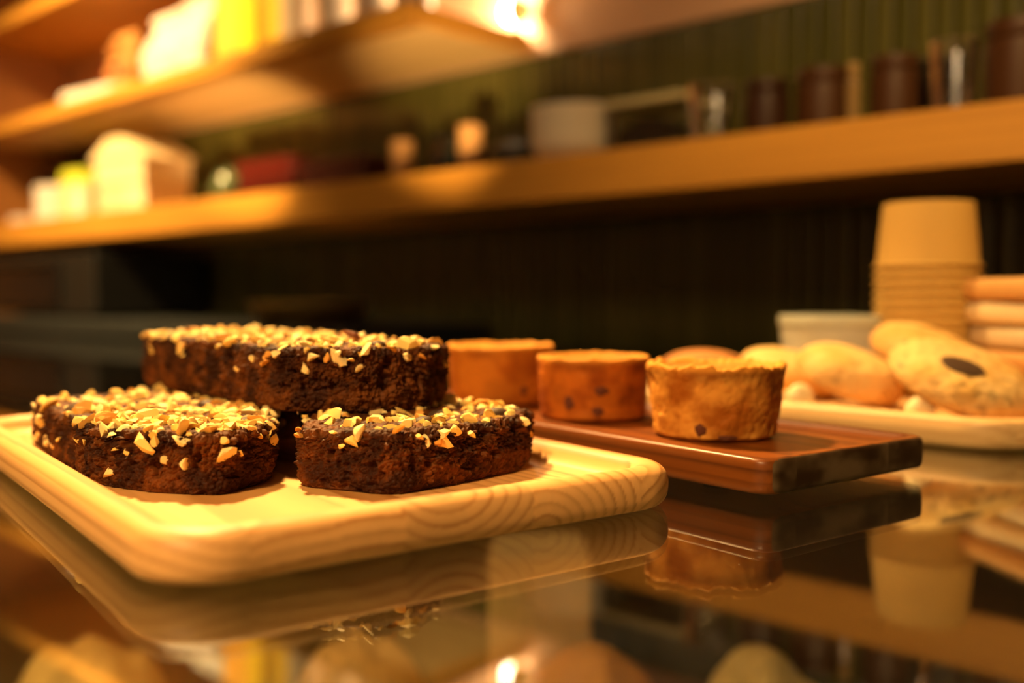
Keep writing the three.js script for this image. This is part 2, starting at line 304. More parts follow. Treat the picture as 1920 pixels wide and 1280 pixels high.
// ---------------------------------------------------------------- brownies
function softPolygon(corners, r, n) {                        // corners rounded, n points evenly spaced, counter-clockwise seen from above with z down
  const path = new THREE.CurvePath(), m = corners.length, v = corners.map(([x, z]) => new THREE.Vector2(x, z)); let from = null, first = null;
  for (let i = 0; i < m; i++) {
    const p = v[i], a = v[(i + m - 1) % m], b = v[(i + 1) % m], ra = Math.min(r, p.distanceTo(a) * 0.45), rb = Math.min(r, p.distanceTo(b) * 0.45);
    const s = p.clone().lerp(a, ra / p.distanceTo(a)), e = p.clone().lerp(b, rb / p.distanceTo(b));
    if (from) path.add(new THREE.LineCurve(from, s)); else first = s;
    path.add(new THREE.QuadraticBezierCurve(s, p, e)); from = e;
  }
  path.add(new THREE.LineCurve(from, first));
  const pts = path.getSpacedPoints(n).slice(0, n).map((p) => [p.x, p.y]);
  let area = 0; pts.forEach((p, i) => { const q = pts[(i + 1) % n]; area += p[0] * q[1] - q[0] * p[1]; });
  return area > 0 ? pts : pts.reverse();
}
const inside = (poly, x, z) => { let c = false; for (let i = 0, j = poly.length - 1; i < poly.length; j = i++) { const [xi, zi] = poly[i], [xj, zj] = poly[j]; if (zi > z !== zj > z && x < (xj - xi) * (z - zi) / (zj - zi) + xi) c = !c; } return c; };
const edgeDistance = (poly, x, z) => { let d = 9; for (const [a, b] of poly) d = Math.min(d, Math.hypot(a - x, b - z)); return d; };

seed(11);
const bits = (n, make) => Array.from({ length: n }, make);
function choppedNut(flat) {                                  // a broken piece of almond: part of an ellipsoid cut by planes
  const pts = [], cuts = bits(4, () => new THREE.Plane(new THREE.Vector3(rr(-1, 1), rr(-0.6, 0.6), rr(-1, 1)).normalize(), rr(0.12, 0.5)));
  for (let i = 0; i < 34; i++) {
    const a = rr(0, 6.283), y = rr(-1, 1), s = Math.sqrt(1 - y * y), p = new THREE.Vector3(s * Math.cos(a) * 1.15, y * flat, s * Math.sin(a) * 0.7);
    for (const c of cuts) { const d = c.distanceToPoint(p); if (d < 0) p.addScaledVector(c.normal, -d); }
    pts.push(p);
  }
  const g = new ConvexGeometry(pts); g.scale(0.5, 0.5, 0.5); g.deleteAttribute('uv'); return toCreasedNormals(mergeVertices((g.deleteAttribute('normal'), g)), 0.35);
}
const nutShapes = [...bits(7, () => choppedNut(0.42)), ...bits(3, () => choppedNut(0.6)), ...bits(6, () => choppedNut(0.22))];
const chipShape = lathe([[0.001, 0], [0.0046, 0], [0.0055, 0.001], [0.0052, 0.0026], [0.004, 0.004], [0.002, 0.0048], [0.0001, 0.0049]].reverse(), 24);

function brownie({ label, corners, y0, y1, salt, n, rows, nuts, sideNuts = [], pinned = [], chips = [], cover, rough = 1, corner = 0.009 }) {
  const cx = corners.reduce((s, p) => s + p[0], 0) / corners.length, cz = corners.reduce((s, p) => s + p[1], 0) / corners.length;
  const t = thing('brownie', label, 'brownie', [cx, y0, cz], 0, 'brownies piled on the pale wooden tray');
  const local = corners.map(([x, z]) => [x - cx, z - cz]), poly = softPolygon(local, corner, n), H = y1 - y0;
  const normals = poly.map((p, i) => { const a = poly[(i + n - 3) % n], b = poly[(i + 3) % n], x = b[1] - a[1], z = a[0] - b[0], l = Math.hypot(x, z); return [x / l, z / l]; });
  const und = (x, z) => 0.0016 * fbm(x * 45 + salt, z * 45, salt, 2);
  const crumb = (x, y, z, strength) => {
    const s = salt * 3.7, low = 0.0020 * fbm(x * 75 + s, y * 95, z * 75, 2);
    const [d1, h1] = cells(x * 400 + s, y * 400, z * 400), [d2] = cells(x * 860, y * 860 + s, z * 860);
    const a = Math.max(0, 1 - (d1 / 0.75) ** 2) * (0.15 + 1.1 * h1), b = Math.max(0, 1 - (d2 / 0.75) ** 2);
    const pit = smooth(0.28, 0.6, noise(x * 230 + s, y * 230, z * 230));
    return rough * strength * (low + 0.0025 * a + 0.0012 * b + 0.0005 * noise(x * 1100, y * 1100, z * 1100 + s) - 0.0034 * pit - 0.0010);
  };
  const list = [], side = rows, radius = 0.0042;
  list.push(poly.map(([x, z]) => [x * 0.02, 0.0002, z * 0.02])); list.push(poly.map(([x, z]) => [x * 0.6, 0.0002, z * 0.6])); list.push(poly.map(([x, z], i) => [x - normals[i][0] * 0.0022, 0.0002, z - normals[i][1] * 0.0022]));
  for (let k = 0; k <= side; k++) {                          // sides, then round the top edge
    const v = k / side, straight = 0.86;
    let y, inset, up;
    if (v < straight) { y = 0.0008 + (H - radius) * (v / straight); inset = 0.0012 * (1 - smooth(0, 0.12, v)) - 0.0006 * Math.sin(v * 5); up = 0; } else { const a = (v - straight) / (1 - straight) * Math.PI / 2; y = H - radius + radius * Math.sin(a); inset = radius * (1 - Math.cos(a)); up = Math.sin(a); }
    const strength = lerp(0.55, 1.15, smooth(0.2, 0.6, v)) * (1 - 0.75 * smooth(straight, 1, v));
    list.push(poly.map(([x, z], i) => {
      const [nx, nz] = normals[i], px = x - nx * inset, pz = z - nz * inset, d = crumb(px, y, pz, strength), s = 1 - up * 0.7;
      return [px + nx * d * s, Math.max(0.0002, y + d * up + und(px, pz) * smooth(0.5, 1, v)), pz + nz * d * s];
    }));
  }
  const cap = Math.round(rows * 0.9);
  for (let k = 1; k <= cap; k++) {
    const f = Math.pow(1 - k / cap, 1.0);
    list.push(poly.map(([x, z], i) => { const px = (x - normals[i][0] * radius) * f, pz = (z - normals[i][1] * radius) * f; return [px, H + und(px, pz) + 0.45 * crumb(px, H, pz, 0.7), pz]; }));
  }
  const tint = (x, y, z) => {
    const r = smooth(-0.35, 0.45, fbm(x * 120 + salt, y * 120, z * 120, 3)), g = 0.85 + 0.3 * noise(x * 500, y * 500, z * 500 + salt), top = smooth(H - 0.0012, H + 0.0004, y) * 0.45;
    return [lerp(0.038, 0.150, r) * g + top * 0.040, lerp(0.0095, 0.0430, r) * g + top * 0.017, lerp(0.0022, 0.0055, r) * g + top * 0.005];
  };
  part('sponge', rings(list, tint), M.sponge, t);
  seed(salt * 977);
  let tries = 0, made = 0; const clump = (x, z) => noise(x * 70 + salt, z * 70, 4.4);
  const place = (shape, m, x, y, z, size, lean) => { const q = part('chopped_nut', shape, m, t, [x, y, z]); q.rotation.set(rr(-lean, lean), rr(0, 6.28), rr(-lean, lean)); q.scale.setScalar(size); return q; };
  const pick = () => M.nuts[[0, 0, 0, 1, 1, 2, 2, 3][Math.floor(rnd() * 8)]];
  const xs = poly.map((p) => p[0]), zs = poly.map((p) => p[1]), x0 = Math.min(...xs), x1 = Math.max(...xs), z0 = Math.min(...zs), z1 = Math.max(...zs);
  while (made < nuts && tries++ < 9000) {
    const x = rr(x0, x1), z = rr(z0, z1); if (!inside(poly, x, z)) continue;
    const e = edgeDistance(poly, x, z); if (e < 0.0015 || clump(x, z) < (cover ?? -0.5) - rr(0, 0.5)) continue;
    const size = Math.pow(rnd(), 2.0) * 0.0100 + 0.0066, y = H + und(x, z) - (e < 0.004 ? (0.004 - e) * 0.6 : 0);
    place(nutShapes[Math.floor(rnd() * nutShapes.length)], pick(), x, y + size * rr(-0.04, 0.14), z, size, e < 0.004 ? 0.7 : 0.38); made++;
  }
  for (const [u, v, size, k, tone] of sideNuts) {            // pieces baked into the cut side: share of the way round, share of the height
    const i = Math.floor(u * n) % n, [x, z] = poly[i], [nx, nz] = normals[i];
    const q = part('chopped_nut', nutShapes[k], M.nuts[tone], t, [x + nx * 0.0009, H * v, z + nz * 0.0009]); q.rotation.set(rr(-1, 1), Math.atan2(nx, nz) + rr(-0.3, 0.3), rr(-1, 1)); q.scale.setScalar(size);
  }
  for (const [wx, wz, wy, size] of pinned) {                 // larger pieces where the cut face shows them
    let i = 0, best = 9; poly.forEach(([x, z], k) => { const d = Math.hypot(x - wx + cx, z - wz + cz); if (d < best) { best = d; i = k; } });
    const [nx, nz] = normals[i], q = part('chopped_nut', nutShapes[Math.floor(rnd() * 10)], M.nuts[rnd() < 0.6 ? 2 : 0], t, [poly[i][0] + nx * 0.0006, clamp(wy - y0, 0.002, H - 0.001), poly[i][1] + nz * 0.0006]);
    q.rotation.set(rr(-0.5, 0.5), Math.atan2(nx, nz), rr(-0.8, 0.8)); q.rotateX(1.2); q.scale.setScalar(size * 1.15);
  }
  for (const [x, z, s, lift = 0] of chips) { const q = part('chocolate_chip', chipShape, M.chip, t, [x - cx, H + und(x - cx, z - cz) - 0.0006 + lift, z - cz]); q.scale.set(s, s * 0.8, s); q.rotation.set(rr(-0.25, 0.25), rr(0, 6), rr(-0.25, 0.25)); }
  return { t, poly, local, cx, cz, n };
}
const floorY = 0.0105;
const sides = (list, many, lo, hi, salt) => { seed(salt); const out = [...list]; for (let i = 0; i < many; i++) out.push([rnd(), rr(lo, hi), rr(0.005, 0.010), Math.floor(rnd() * 16), Math.floor(rnd() * 4)]); return out; };
brownie({ label: 'brownie at the front left of the tray thickly covered with chopped almonds', corners: [[-0.49, -0.2155], [-0.452, -0.2136], [-0.42, -0.2215], [-0.392, -0.2385], [-0.405, -0.273], [-0.458, -0.312], [-0.505, -0.325]], y0: floorY, y1: 0.0385, pinned: [[-0.425, -0.218, 0.0338, 0.014], [-0.399, -0.242, 0.0290, 0.011], [-0.409, -0.233, 0.0242, 0.008], [-0.448, -0.212, 0.0185, 0.010], [-0.411, -0.231, 0.0357, 0.009]], salt: 1, n: 1180, rows: 100, nuts: 270, sideNuts: sides([], 28, 0.55, 1.0, 5), chips: [[-0.448, -0.262, 0.7], [-0.43, -0.275, 0.7]] });
brownie({ label: 'brownie at the front right of the tray with a bare patch among its chopped nuts', corners: [[-0.384, -0.2745], [-0.336, -0.2905], [-0.334, -0.33], [-0.337, -0.379], [-0.358, -0.409], [-0.485, -0.405], [-0.492, -0.354], [-0.437, -0.319]], y0: floorY, y1: 0.0385, pinned: [[-0.322, -0.319, 0.0338, 0.012], [-0.332, -0.310, 0.0335, 0.009], [-0.355, -0.289, 0.0375, 0.011], [-0.358, -0.286, 0.0345, 0.009], [-0.315, -0.326, 0.0375, 0.009]], salt: 2, n: 1180, rows: 100, nuts: 200, cover: -0.12, sideNuts: sides([], 34, 0.6, 1.0, 6), chips: [[-0.352, -0.376, 1.15], [-0.354, -0.325, 0.9], [-0.372, -0.352, 0.9], [-0.349, -0.308, 0.6]] });
brownie({ label: 'brownie at the far left end of the tray partly behind the front left one', corners: [[-0.620, -0.249], [-0.57, -0.235], [-0.499, -0.222], [-0.5105, -0.327], [-0.520, -0.374], [-0.58, -0.384], [-0.625, -0.335]], y0: floorY, y1: 0.0375, pinned: [[-0.556, -0.238, 0.0205, 0.011], [-0.545, -0.236, 0.0195, 0.009], [-0.58, -0.235, 0.0292, 0.011]], salt: 3, n: 620, rows: 56, nuts: 230, sideNuts: sides([], 40, 0.2, 0.95, 8), chips: [[-0.545, -0.243, 1.3], [-0.505, -0.30, 1.2]] });
brownie({ label: 'front brownie of the upper layer lying across the two front ones', corners: [[-0.509, -0.3095], [-0.438, -0.3005], [-0.398, -0.327], [-0.390, -0.362], [-0.418, -0.404], [-0.510, -0.408]], y0: 0.0396, y1: 0.0730, pinned: [[-0.410, -0.316, 0.0690, 0.013], [-0.420, -0.306, 0.0680, 0.009], [-0.422, -0.304, 0.0632, 0.009], [-0.397, -0.327, 0.0716, 0.013], [-0.440, -0.288, 0.0705, 0.009]], salt: 4, n: 1180, rows: 100, nuts: 190, sideNuts: sides([[0.62, 0.85, 0.011, 1, 2]], 26, 0.6, 1.0, 9), chips: [[-0.43, -0.385, 0.9], [-0.417, -0.35, 0.9]] });
brownie({ label: 'rear brownie of the upper layer touching the front one at its left', corners: [[-0.655, -0.338], [-0.585, -0.3225], [-0.5135, -0.3155], [-0.5165, -0.418], [-0.60, -0.435], [-0.665, -0.42]], y0: 0.0396, y1: 0.0735, pinned: [[-0.571, -0.325, 0.0668, 0.011]], salt: 5, n: 620, rows: 56, nuts: 230, sideNuts: sides([], 30, 0.65, 1.0, 10), chips: [[-0.545, -0.337, 1.0]] });
{
  const top = scene.children.find((o) => o.userData.label?.startsWith('front brownie of the upper layer'));
  const q = part('almond_sliver', nutShapes[13], M.nutSkin, top, [-0.441 - top.position.x, 0.0785 - top.position.y, -0.352 - top.position.z], 'brown skinned almond sliver sticking up'); q.scale.set(0.019, 0.014, 0.010); q.rotation.set(0.2, 0.75, -0.35);
}

// ---------------------------------------------------------------- small cakes on the dark board
function cake({ label, at, rb, rt, h, salt, roughness, light, dark, brown, marks, rim }) {
  const t = thing('small_cake', label, 'cake', [at[0], 0.0192, at[1]], 0, 'small round cakes on the dark board');
  const n = 420, list = [], circle = (f) => Array.from({ length: n }, (_, i) => f(i / n * 2 * Math.PI));
  const rough = (x, y, z, k) => { const [d, w] = cells(x * 210 + salt, y * 210, z * 210); return roughness * k * (0.0007 * Math.max(0, 1 - (d / 0.75) ** 2) * (0.3 + w) + 0.0011 * fbm(x * 90, y * 90 + salt, z * 90, 4) - 0.0013 * smooth(0.45, 0.75, noise(x * 120 + salt, y * 120, z * 120))); };
  const wall = (a, v) => { const y = v * h, r = lerp(rb, rt, v) * (1 + 0.012 * noise(Math.cos(a) * 1.5 + salt, Math.sin(a) * 1.5, v * 2)) - 0.0035 * (1 - smooth(0, 0.06, v)) , x = r * Math.cos(a), z = r * Math.sin(a), d = rough(x, y, z, 1); return [x + d * Math.cos(a), y, z + d * Math.sin(a)]; };
  const lip = (a) => rim * (0.5 * noise(Math.cos(a) * 5 + salt, Math.sin(a) * 5, 2) + 0.45 * noise(Math.cos(a) * 15 + salt, Math.sin(a) * 15, 5)) ;
  list.push(circle((a) => [0.0004 * Math.cos(a), 0.0003, 0.0004 * Math.sin(a)]), circle((a) => [rb * 0.6 * Math.cos(a), 0.0003, rb * 0.6 * Math.sin(a)]));
  for (let k = 0; k <= 70; k++) list.push(circle((a) => { const p = wall(a, k / 70); p[1] = Math.max(0.0003, p[1] + lip(a) * smooth(0.8, 1, k / 70)); return p; }));
  for (let k = 1; k <= 40; k++) { const f = 1 - k / 40; list.push(circle((a) => { const p = wall(a, 1), q = smooth(0.0, 0.25, k / 40), x = p[0] * f, z = p[2] * f; return [x, h + lip(a) * (1 - q) + 0.0012 * Math.sin(Math.min(1, k / 6) * Math.PI) - 0.0022 * q + rough(x, h, z, 0.7), z]; })); }
  const tint = (x, y, z) => { const s = smooth(-0.4, 0.5, fbm(x * 70 + salt, y * 70, z * 70, 4)), top = smooth(h - 0.004, h + 0.001, y), b = Math.max(smooth(0.15, 0.5, noise(x * 45 + salt, y * 60, z * 45 + 3)), smooth(h - 0.010, h - 0.005, y) * (1 - top) * smooth(-0.3, 0.3, noise(x * 60, 2, z * 60 + salt))) * brown; return [0, 1, 2].map((i) => lerp(lerp(dark[i], light[i], s) * (1 - 0.45 * b), [0.80, 0.36, 0.045][i], top * 0.75)); };
  part('cake_body', rings(list, tint), M.crust, t);
  seed(salt * 31);
  const fruit = new THREE.IcosahedronGeometry(1, 2); { const p = fruit.attributes.position; for (let i = 0; i < p.count; i++) { const k = 1 + 0.25 * noise(p.getX(i) * 2, p.getY(i) * 2, p.getZ(i) * 2); p.setXYZ(i, p.getX(i) * k, p.getY(i) * k, p.getZ(i) * k); } fruit.computeVertexNormals(); }
  for (const [deg, v, w, hh] of marks) { const a = deg * Math.PI / 180, p = wall(a, v), q = part('raisin', fruit, M.raisin, t, [p[0] * 0.985, p[1], p[2] * 0.985]); q.rotation.y = -a; q.scale.set(0.0012, hh, w); }
}
M.raisin = std([0.10, 0.022, 0.005], 0.8);
cake({ label: 'small smooth cake at the far end of the dark board beside the brownies', at: [-0.514, -0.552], rb: 0.0365, rt: 0.0405, h: 0.0435, salt: 3, roughness: 0.25, light: [0.52, 0.175, 0.014], dark: [0.36, 0.10, 0.007], brown: 0.35, rim: 0.0018, marks: [[20, 0.3, 0.003, 0.004]] });
cake({ label: 'middle small cake on the dark board with three dark raisin spots', at: [-0.407, -0.528], rb: 0.0352, rt: 0.0378, h: 0.0405, salt: 8, roughness: 0.3, light: [0.48, 0.135, 0.010], dark: [0.24, 0.052, 0.003], brown: 0.5, rim: 0.0014, marks: [[78, 0.34, 0.0035, 0.006], [44, 0.52, 0.0045, 0.0035], [47, 0.2, 0.0042, 0.0036], [150, 0.4, 0.003, 0.004]] });
cake({ label: 'nearest small cake on the dark board with a rough crumbly side', at: [-0.302, -0.5075], rb: 0.0345, rt: 0.0395, h: 0.0412, salt: 14, roughness: 1.0, light: [0.66, 0.30, 0.045], dark: [0.33, 0.10, 0.007], brown: 0.7, rim: 0.0022, marks: [[72, 0.18, 0.003, 0.0042], [48, 0.08, 0.005, 0.002]] });

// ---------------------------------------------------------------- cookies on their pale tray
{
  const t = thing('wooden_tray', 'second pale wooden tray, farther right, holding the cookies', 'tray', [-0.365, 0.0006, -0.787], THREE.MathUtils.degToRad(-5));
  const profile = [[0.010, 0.0004], [0.005, 0.0008], [0.0016, 0.004], [0.0004, 0.009], [0.0003, 0.014], [0.0015, 0.0185], [0.004, 0.0205], [0.008, 0.021], [0.012, 0.0198], [0.017, 0.0165], [0.022, 0.0142], [0.03, 0.0135]];
  part('tray_board', trayGeometry({ L: 0.40, W: 0.21, R: 0.045, profile, floor: 24, per: 320, step: 0.002, inner: 0.6, color: woodColor({ board: 0.06, light: [0.80, 0.52, 0.22], late: [0.60, 0.32, 0.11], spacing: 0.008, streak: 0.05, salt: 21 }) }), M.paleWood, t);
}
function cookie({ label, at, normal, r, thick, salt, chips = [], dark = 0, kind = 'cookie', spots = 1 }) {
  const t = thing(kind, label, kind, at, 0, kind === 'cookie' ? 'chocolate cookies on the pale tray' : undefined);
  const n = 160, list = [], und = (x, y, z) => 0.0016 * fbm(x * 60 + salt, y * 60, z * 60, 3) + 0.0006 * noise(x * 300 + salt, y * 300, z * 300);
  const prof = [[0.01, 0], [0.5, 0], [0.82, 0.001], [0.93, 0.05], [0.985, 0.16], [1, 0.28], [0.985, 0.42], [0.94, 0.56], [0.86, 0.70], [0.74, 0.83], [0.58, 0.92], [0.4, 0.97], [0.2, 0.995], [0.01, 1]];
  for (const [f, y] of alongProfile(prof, 0.02)) list.push(Array.from({ length: n }, (_, i) => { const a = i / n * 6.28318, rad = r * (1 + 0.05 * noise(Math.cos(a) * 1.2 + salt, Math.sin(a) * 1.2, 1)), x = f * rad * Math.cos(a), z = f * rad * Math.sin(a), d = und(x, y * thick, z); return [x * (1 + d / r), y * thick + d * 0.8 * f, z * (1 + d / r)]; }));
  const g = rings(list, (x, y, z) => { const m = smooth(-0.3, 0.5, fbm(x * 50 + salt, y * 50, z * 50, 3)), e = smooth(0.75, 1.02, Math.hypot(x, z) / r) * 0.5 + dark, fl = smooth(0.5, 0.75, noise(x * 170 + salt, y * 170, z * 170)) * 0.4 * spots; if (kind === 'bun') return [lerp(0.50, 0.40, m), lerp(0.20, 0.14, m), lerp(0.045, 0.025, m)]; return [lerp(0.80, 0.68, m) * (1 - 0.25 * e) * (1 - fl), lerp(0.53, 0.40, m) * (1 - 0.5 * e) * (1 - fl), lerp(0.19, 0.10, m) * (1 - 0.65 * e) * (1 - fl)]; });
  const up = new THREE.Vector3(...normal).normalize(), across = new THREE.Vector3(0.74, 0, -0.673); across.addScaledVector(up, -across.dot(up)).normalize();
  t.quaternion.setFromRotationMatrix(new THREE.Matrix4().makeBasis(across, up, new THREE.Vector3().crossVectors(across, up)));
  part(kind === 'cookie' ? 'cookie_dough' : 'bun_crust', g, M.cookie, t);
  const c = new THREE.SphereGeometry(1, 24, 16);
  for (const [x, z, a, b, turn] of chips) { const f = Math.hypot(x, z) / r, y = thick * (1 - 0.45 * f * f - 0.25 * f ** 6), q = part('chocolate_chip', c, M.chip, t, [x, y - 0.0008, z]); q.scale.set(a, 0.0026, b); q.rotation.set(0, turn, 0); }
}

cookie({ label: 'large front cookie tilted to show one big dark chocolate disc', at: [-0.2400, 0.0345, -0.732], normal: [0.40, 0.90, 0.17], r: 0.051, thick: 0.025, salt: 2, chips: [[-0.009, 0.013, 0.0165, 0.0145, -0.15], [0.040, 0.010, 0.004, 0.003, 1]] });
cookie({ label: 'cookie lying just behind the large front cookie, showing a rounded shoulder', at: [-0.296, 0.044, -0.824], normal: [0.38, 0.92, 0.05], r: 0.046, thick: 0.028, salt: 5 });
cookie({ label: 'cookie left of the large front one, leaning with its browned rim forward', at: [-0.3260, 0.0310, -0.742], normal: [0.35, 0.93, 0.02], r: 0.0425, thick: 0.028, salt: 7, chips: [[0.014, -0.024, 0.012, 0.007, 0.1]], spots: 0.8 });
cookie({ label: 'pale yellow cookie at the back left of the cookie tray', at: [-0.398, 0.026, -0.785], normal: [0.25, 0.96, 0.0], r: 0.043, thick: 0.027, salt: 9, spots: 0.3 });
cookie({ label: 'smooth brown bun top peeping out behind the nearest small cake', at: [-0.452, 0.016, -0.741], normal: [0.03, 1, 0.03], r: 0.041, thick: 0.038, salt: 12, dark: 0.75, kind: 'bun', spots: 0 });
{
  seed(77); const g = mergeVertices(new THREE.IcosahedronGeometry(0.011, 3)); { const p = g.attributes.position; for (let i = 0; i < p.count; i++) { const k = 1 + 0.22 * noise(p.getX(i) * 140, p.getY(i) * 140, p.getZ(i) * 140); p.setXYZ(i, p.getX(i) * k, p.getY(i) * k, p.getZ(i) * k); } g.computeVertexNormals(); }
  const m = std([0.85, 0.68, 0.38], 0.6);
  for (const [at, label, s] of [[[-0.3405, 0.0245, -0.696], 'pale white chocolate lump at the rim of the cookie tray behind the nearest cake', 1], [[-0.2505, 0.0225, -0.692], 'pale white chocolate lump at the tray rim under the large front cookie', 0.9]]) {
    const t = thing('white_chocolate_lump', label, 'chocolate lump', at); part('lump', g, m, t).scale.setScalar(s);
  }
}

// ---------------------------------------------------------------- things behind the cookies
{
  const wall = 0.0005, R = 0.0430, r = 0.0372, h = 0.056;
  const g = lathe([[0.0005, h - 0.004], [r - 0.001, h - 0.004], [r - 0.0006, h], [r, h], [lerp(r, R, 0.5), h * 0.5], [R - 0.001, 0.004], [R + 0.0012, 0.0034], [R + 0.0018, 0.0018], [R + 0.0010, 0.0004], [R - 0.001, 0.0006], [R - wall - 0.001, 0.004], [r - wall - 0.001, h - 0.006], [0.0005, h - 0.006]].reverse(), 64);
  const first = thing('paper_cup', 'topmost upside-down brown paper cup of the tall cup stack', 'paper cup', [-0.318, 0.1245, -0.888], 0, 'upside-down paper cups in one stack');
  part('cup_body', g, M.kraft, first);
  const words = ['second', 'third', 'fourth', 'fifth', 'sixth', 'seventh', 'eighth', 'ninth', 'tenth', 'eleventh', 'twelfth', 'thirteenth', 'fourteenth', 'fifteenth', 'sixteenth'];
  for (let i = 0; i < 15; i++) dup(first, [-0.318 + (i % 3 - 1) * 0.0001, 0.1245 - 0.00825 * (i + 1), -0.888 + (i % 2) * 0.0001], i, `${words[i]} upside-down brown paper cup counted from the top of the stack`);
}
{
  const t = thing('plastic_tub', 'whitish translucent round tub behind the cookies, left of the paper cups', 'tub', [-0.392, 0.0006, -0.864]);
  part('tub_body', lathe([[0.0005, 0.002], [0.038, 0.002], [0.0455, 0.074], [0.0462, 0.074], [0.0466, 0.070], [0.0394, 0.001], [0.037, 0], [0.0005, 0]].reverse(), 64), phys([0.44, 0.46, 0.42], 0.25), t);
  part('lid', lathe([[0.0005, 0.0815], [0.042, 0.0815], [0.0435, 0.0822], [0.0475, 0.0822], [0.0482, 0.081], [0.0482, 0.0735], [0.0474, 0.0735], [0.047, 0.0745], [0.0005, 0.0745]], 64), phys([0.46, 0.49, 0.42], 0.18), t);
}
{
  const prof = [[0.004, 0], [0.002, 0.001], [0, 0.006], [0, 0.012], [0.002, 0.0165], [0.005, 0.018], [0.009, 0.0165], [0.014, 0.012], [0.02, 0.011]];
  const make = (L, color, salt) => trayGeometry({ L, W: 0.15, R: 0.022, profile: prof, floor: 6, per: 160, step: 0.003, inner: 0.6, color: woodColor({ board: 0.05, light: color, late: color.map((c) => c * 0.7), spacing: 0.01, streak: 0.05, salt }) });
  const rows = [['bottom wooden serving tray of the pile at the right edge', [0.62, 0.34, 0.12], 0], ['second lowest wooden serving tray of the pile at the right edge', [0.66, 0.38, 0.15], 0.003], ['third lowest, orange-brown serving tray of the pile at the right edge', [0.62, 0.31, 0.09], -0.002], ['very pale serving tray in the middle of the pile at the right edge', [0.82, 0.66, 0.40], 0.006], ['pale serving tray second from the top of the pile at the right edge', [0.80, 0.62, 0.35], 0.004], ['topmost serving tray of the pile, at the level of the cup rims', [0.66, 0.36, 0.12], -0.004]];
  rows.forEach(([label, c, dx], i) => { const t = thing('serving_tray', label, 'tray', [-0.160 + dx, 0.0006 + i * 0.0192, -0.868], THREE.MathUtils.degToRad(-40 + (i * 37) % 5), 'stacked wooden serving trays'); part('tray_board', make(0.225, c, 40 + i), M.paleWood, t); });
}

// ---------------------------------------------------------------- machines on the left
{
  const t = thing('steel_work_counter', 'grey stainless steel counter standing against the wall at the left', 'counter', [-2.29, FLOOR, -1.25]);
  part('steel_body', box(1.86, 1.10, 0.345, 0.006), M.steel, t, [0, 0.55, 0]); part('steel_top', box(1.86, 0.04, 0.36, 0.006), M.steel, t, [0, 1.125, 0.0]);
  for (const x of [-0.6, 0.0, 0.6]) part('door', box(0.57, 0.86, 0.018, 0.004), M.steel, t, [x, 0.52, 0.1795]);
  for (const x of [-0.82, -0.215, 0.385]) part('handle', new THREE.CylinderGeometry(0.012, 0.012, 0.6, 16), std([0.75, 0.75, 0.72], 0.25, { metalness: 0.9 }), t, [x, 0.62, 0.2005]);
}
{
  const t = thing('black_oven', 'black box oven under the left end of the long shelf', 'oven', [-2.74, 0.0465, -1.26]);
  part('oven_case', box(0.72, 0.155, 0.3, 0.006), M.black, t, [0, 0.085, 0]); part('oven_door', box(0.5, 0.12, 0.012, 0.003), M.blackGloss, t, [-0.08, 0.085, 0.152]);
  part('handle', box(0.42, 0.012, 0.016, 0.003), M.black, t, [-0.08, 0.138, 0.166]); for (const x of [-0.3, 0.3]) part('foot', new THREE.CylinderGeometry(0.015, 0.015, 0.009, 16), M.black, t, [x, 0.0045, 0.05]);
}
{
  const t = thing('brass_pan', 'shallow brass pan glinting on the steel counter above the rear brownie', 'pan', [-1.585, 0.0465, -1.16]);
  part('pan_body', lathe([[0.001, 0.002], [0.095, 0.002], [0.112, 0.040], [0.118, 0.042], [0.118, 0.040], [0.113, 0.037], [0.097, 0], [0.001, 0]].reverse(), 48), M.brass, t);
}

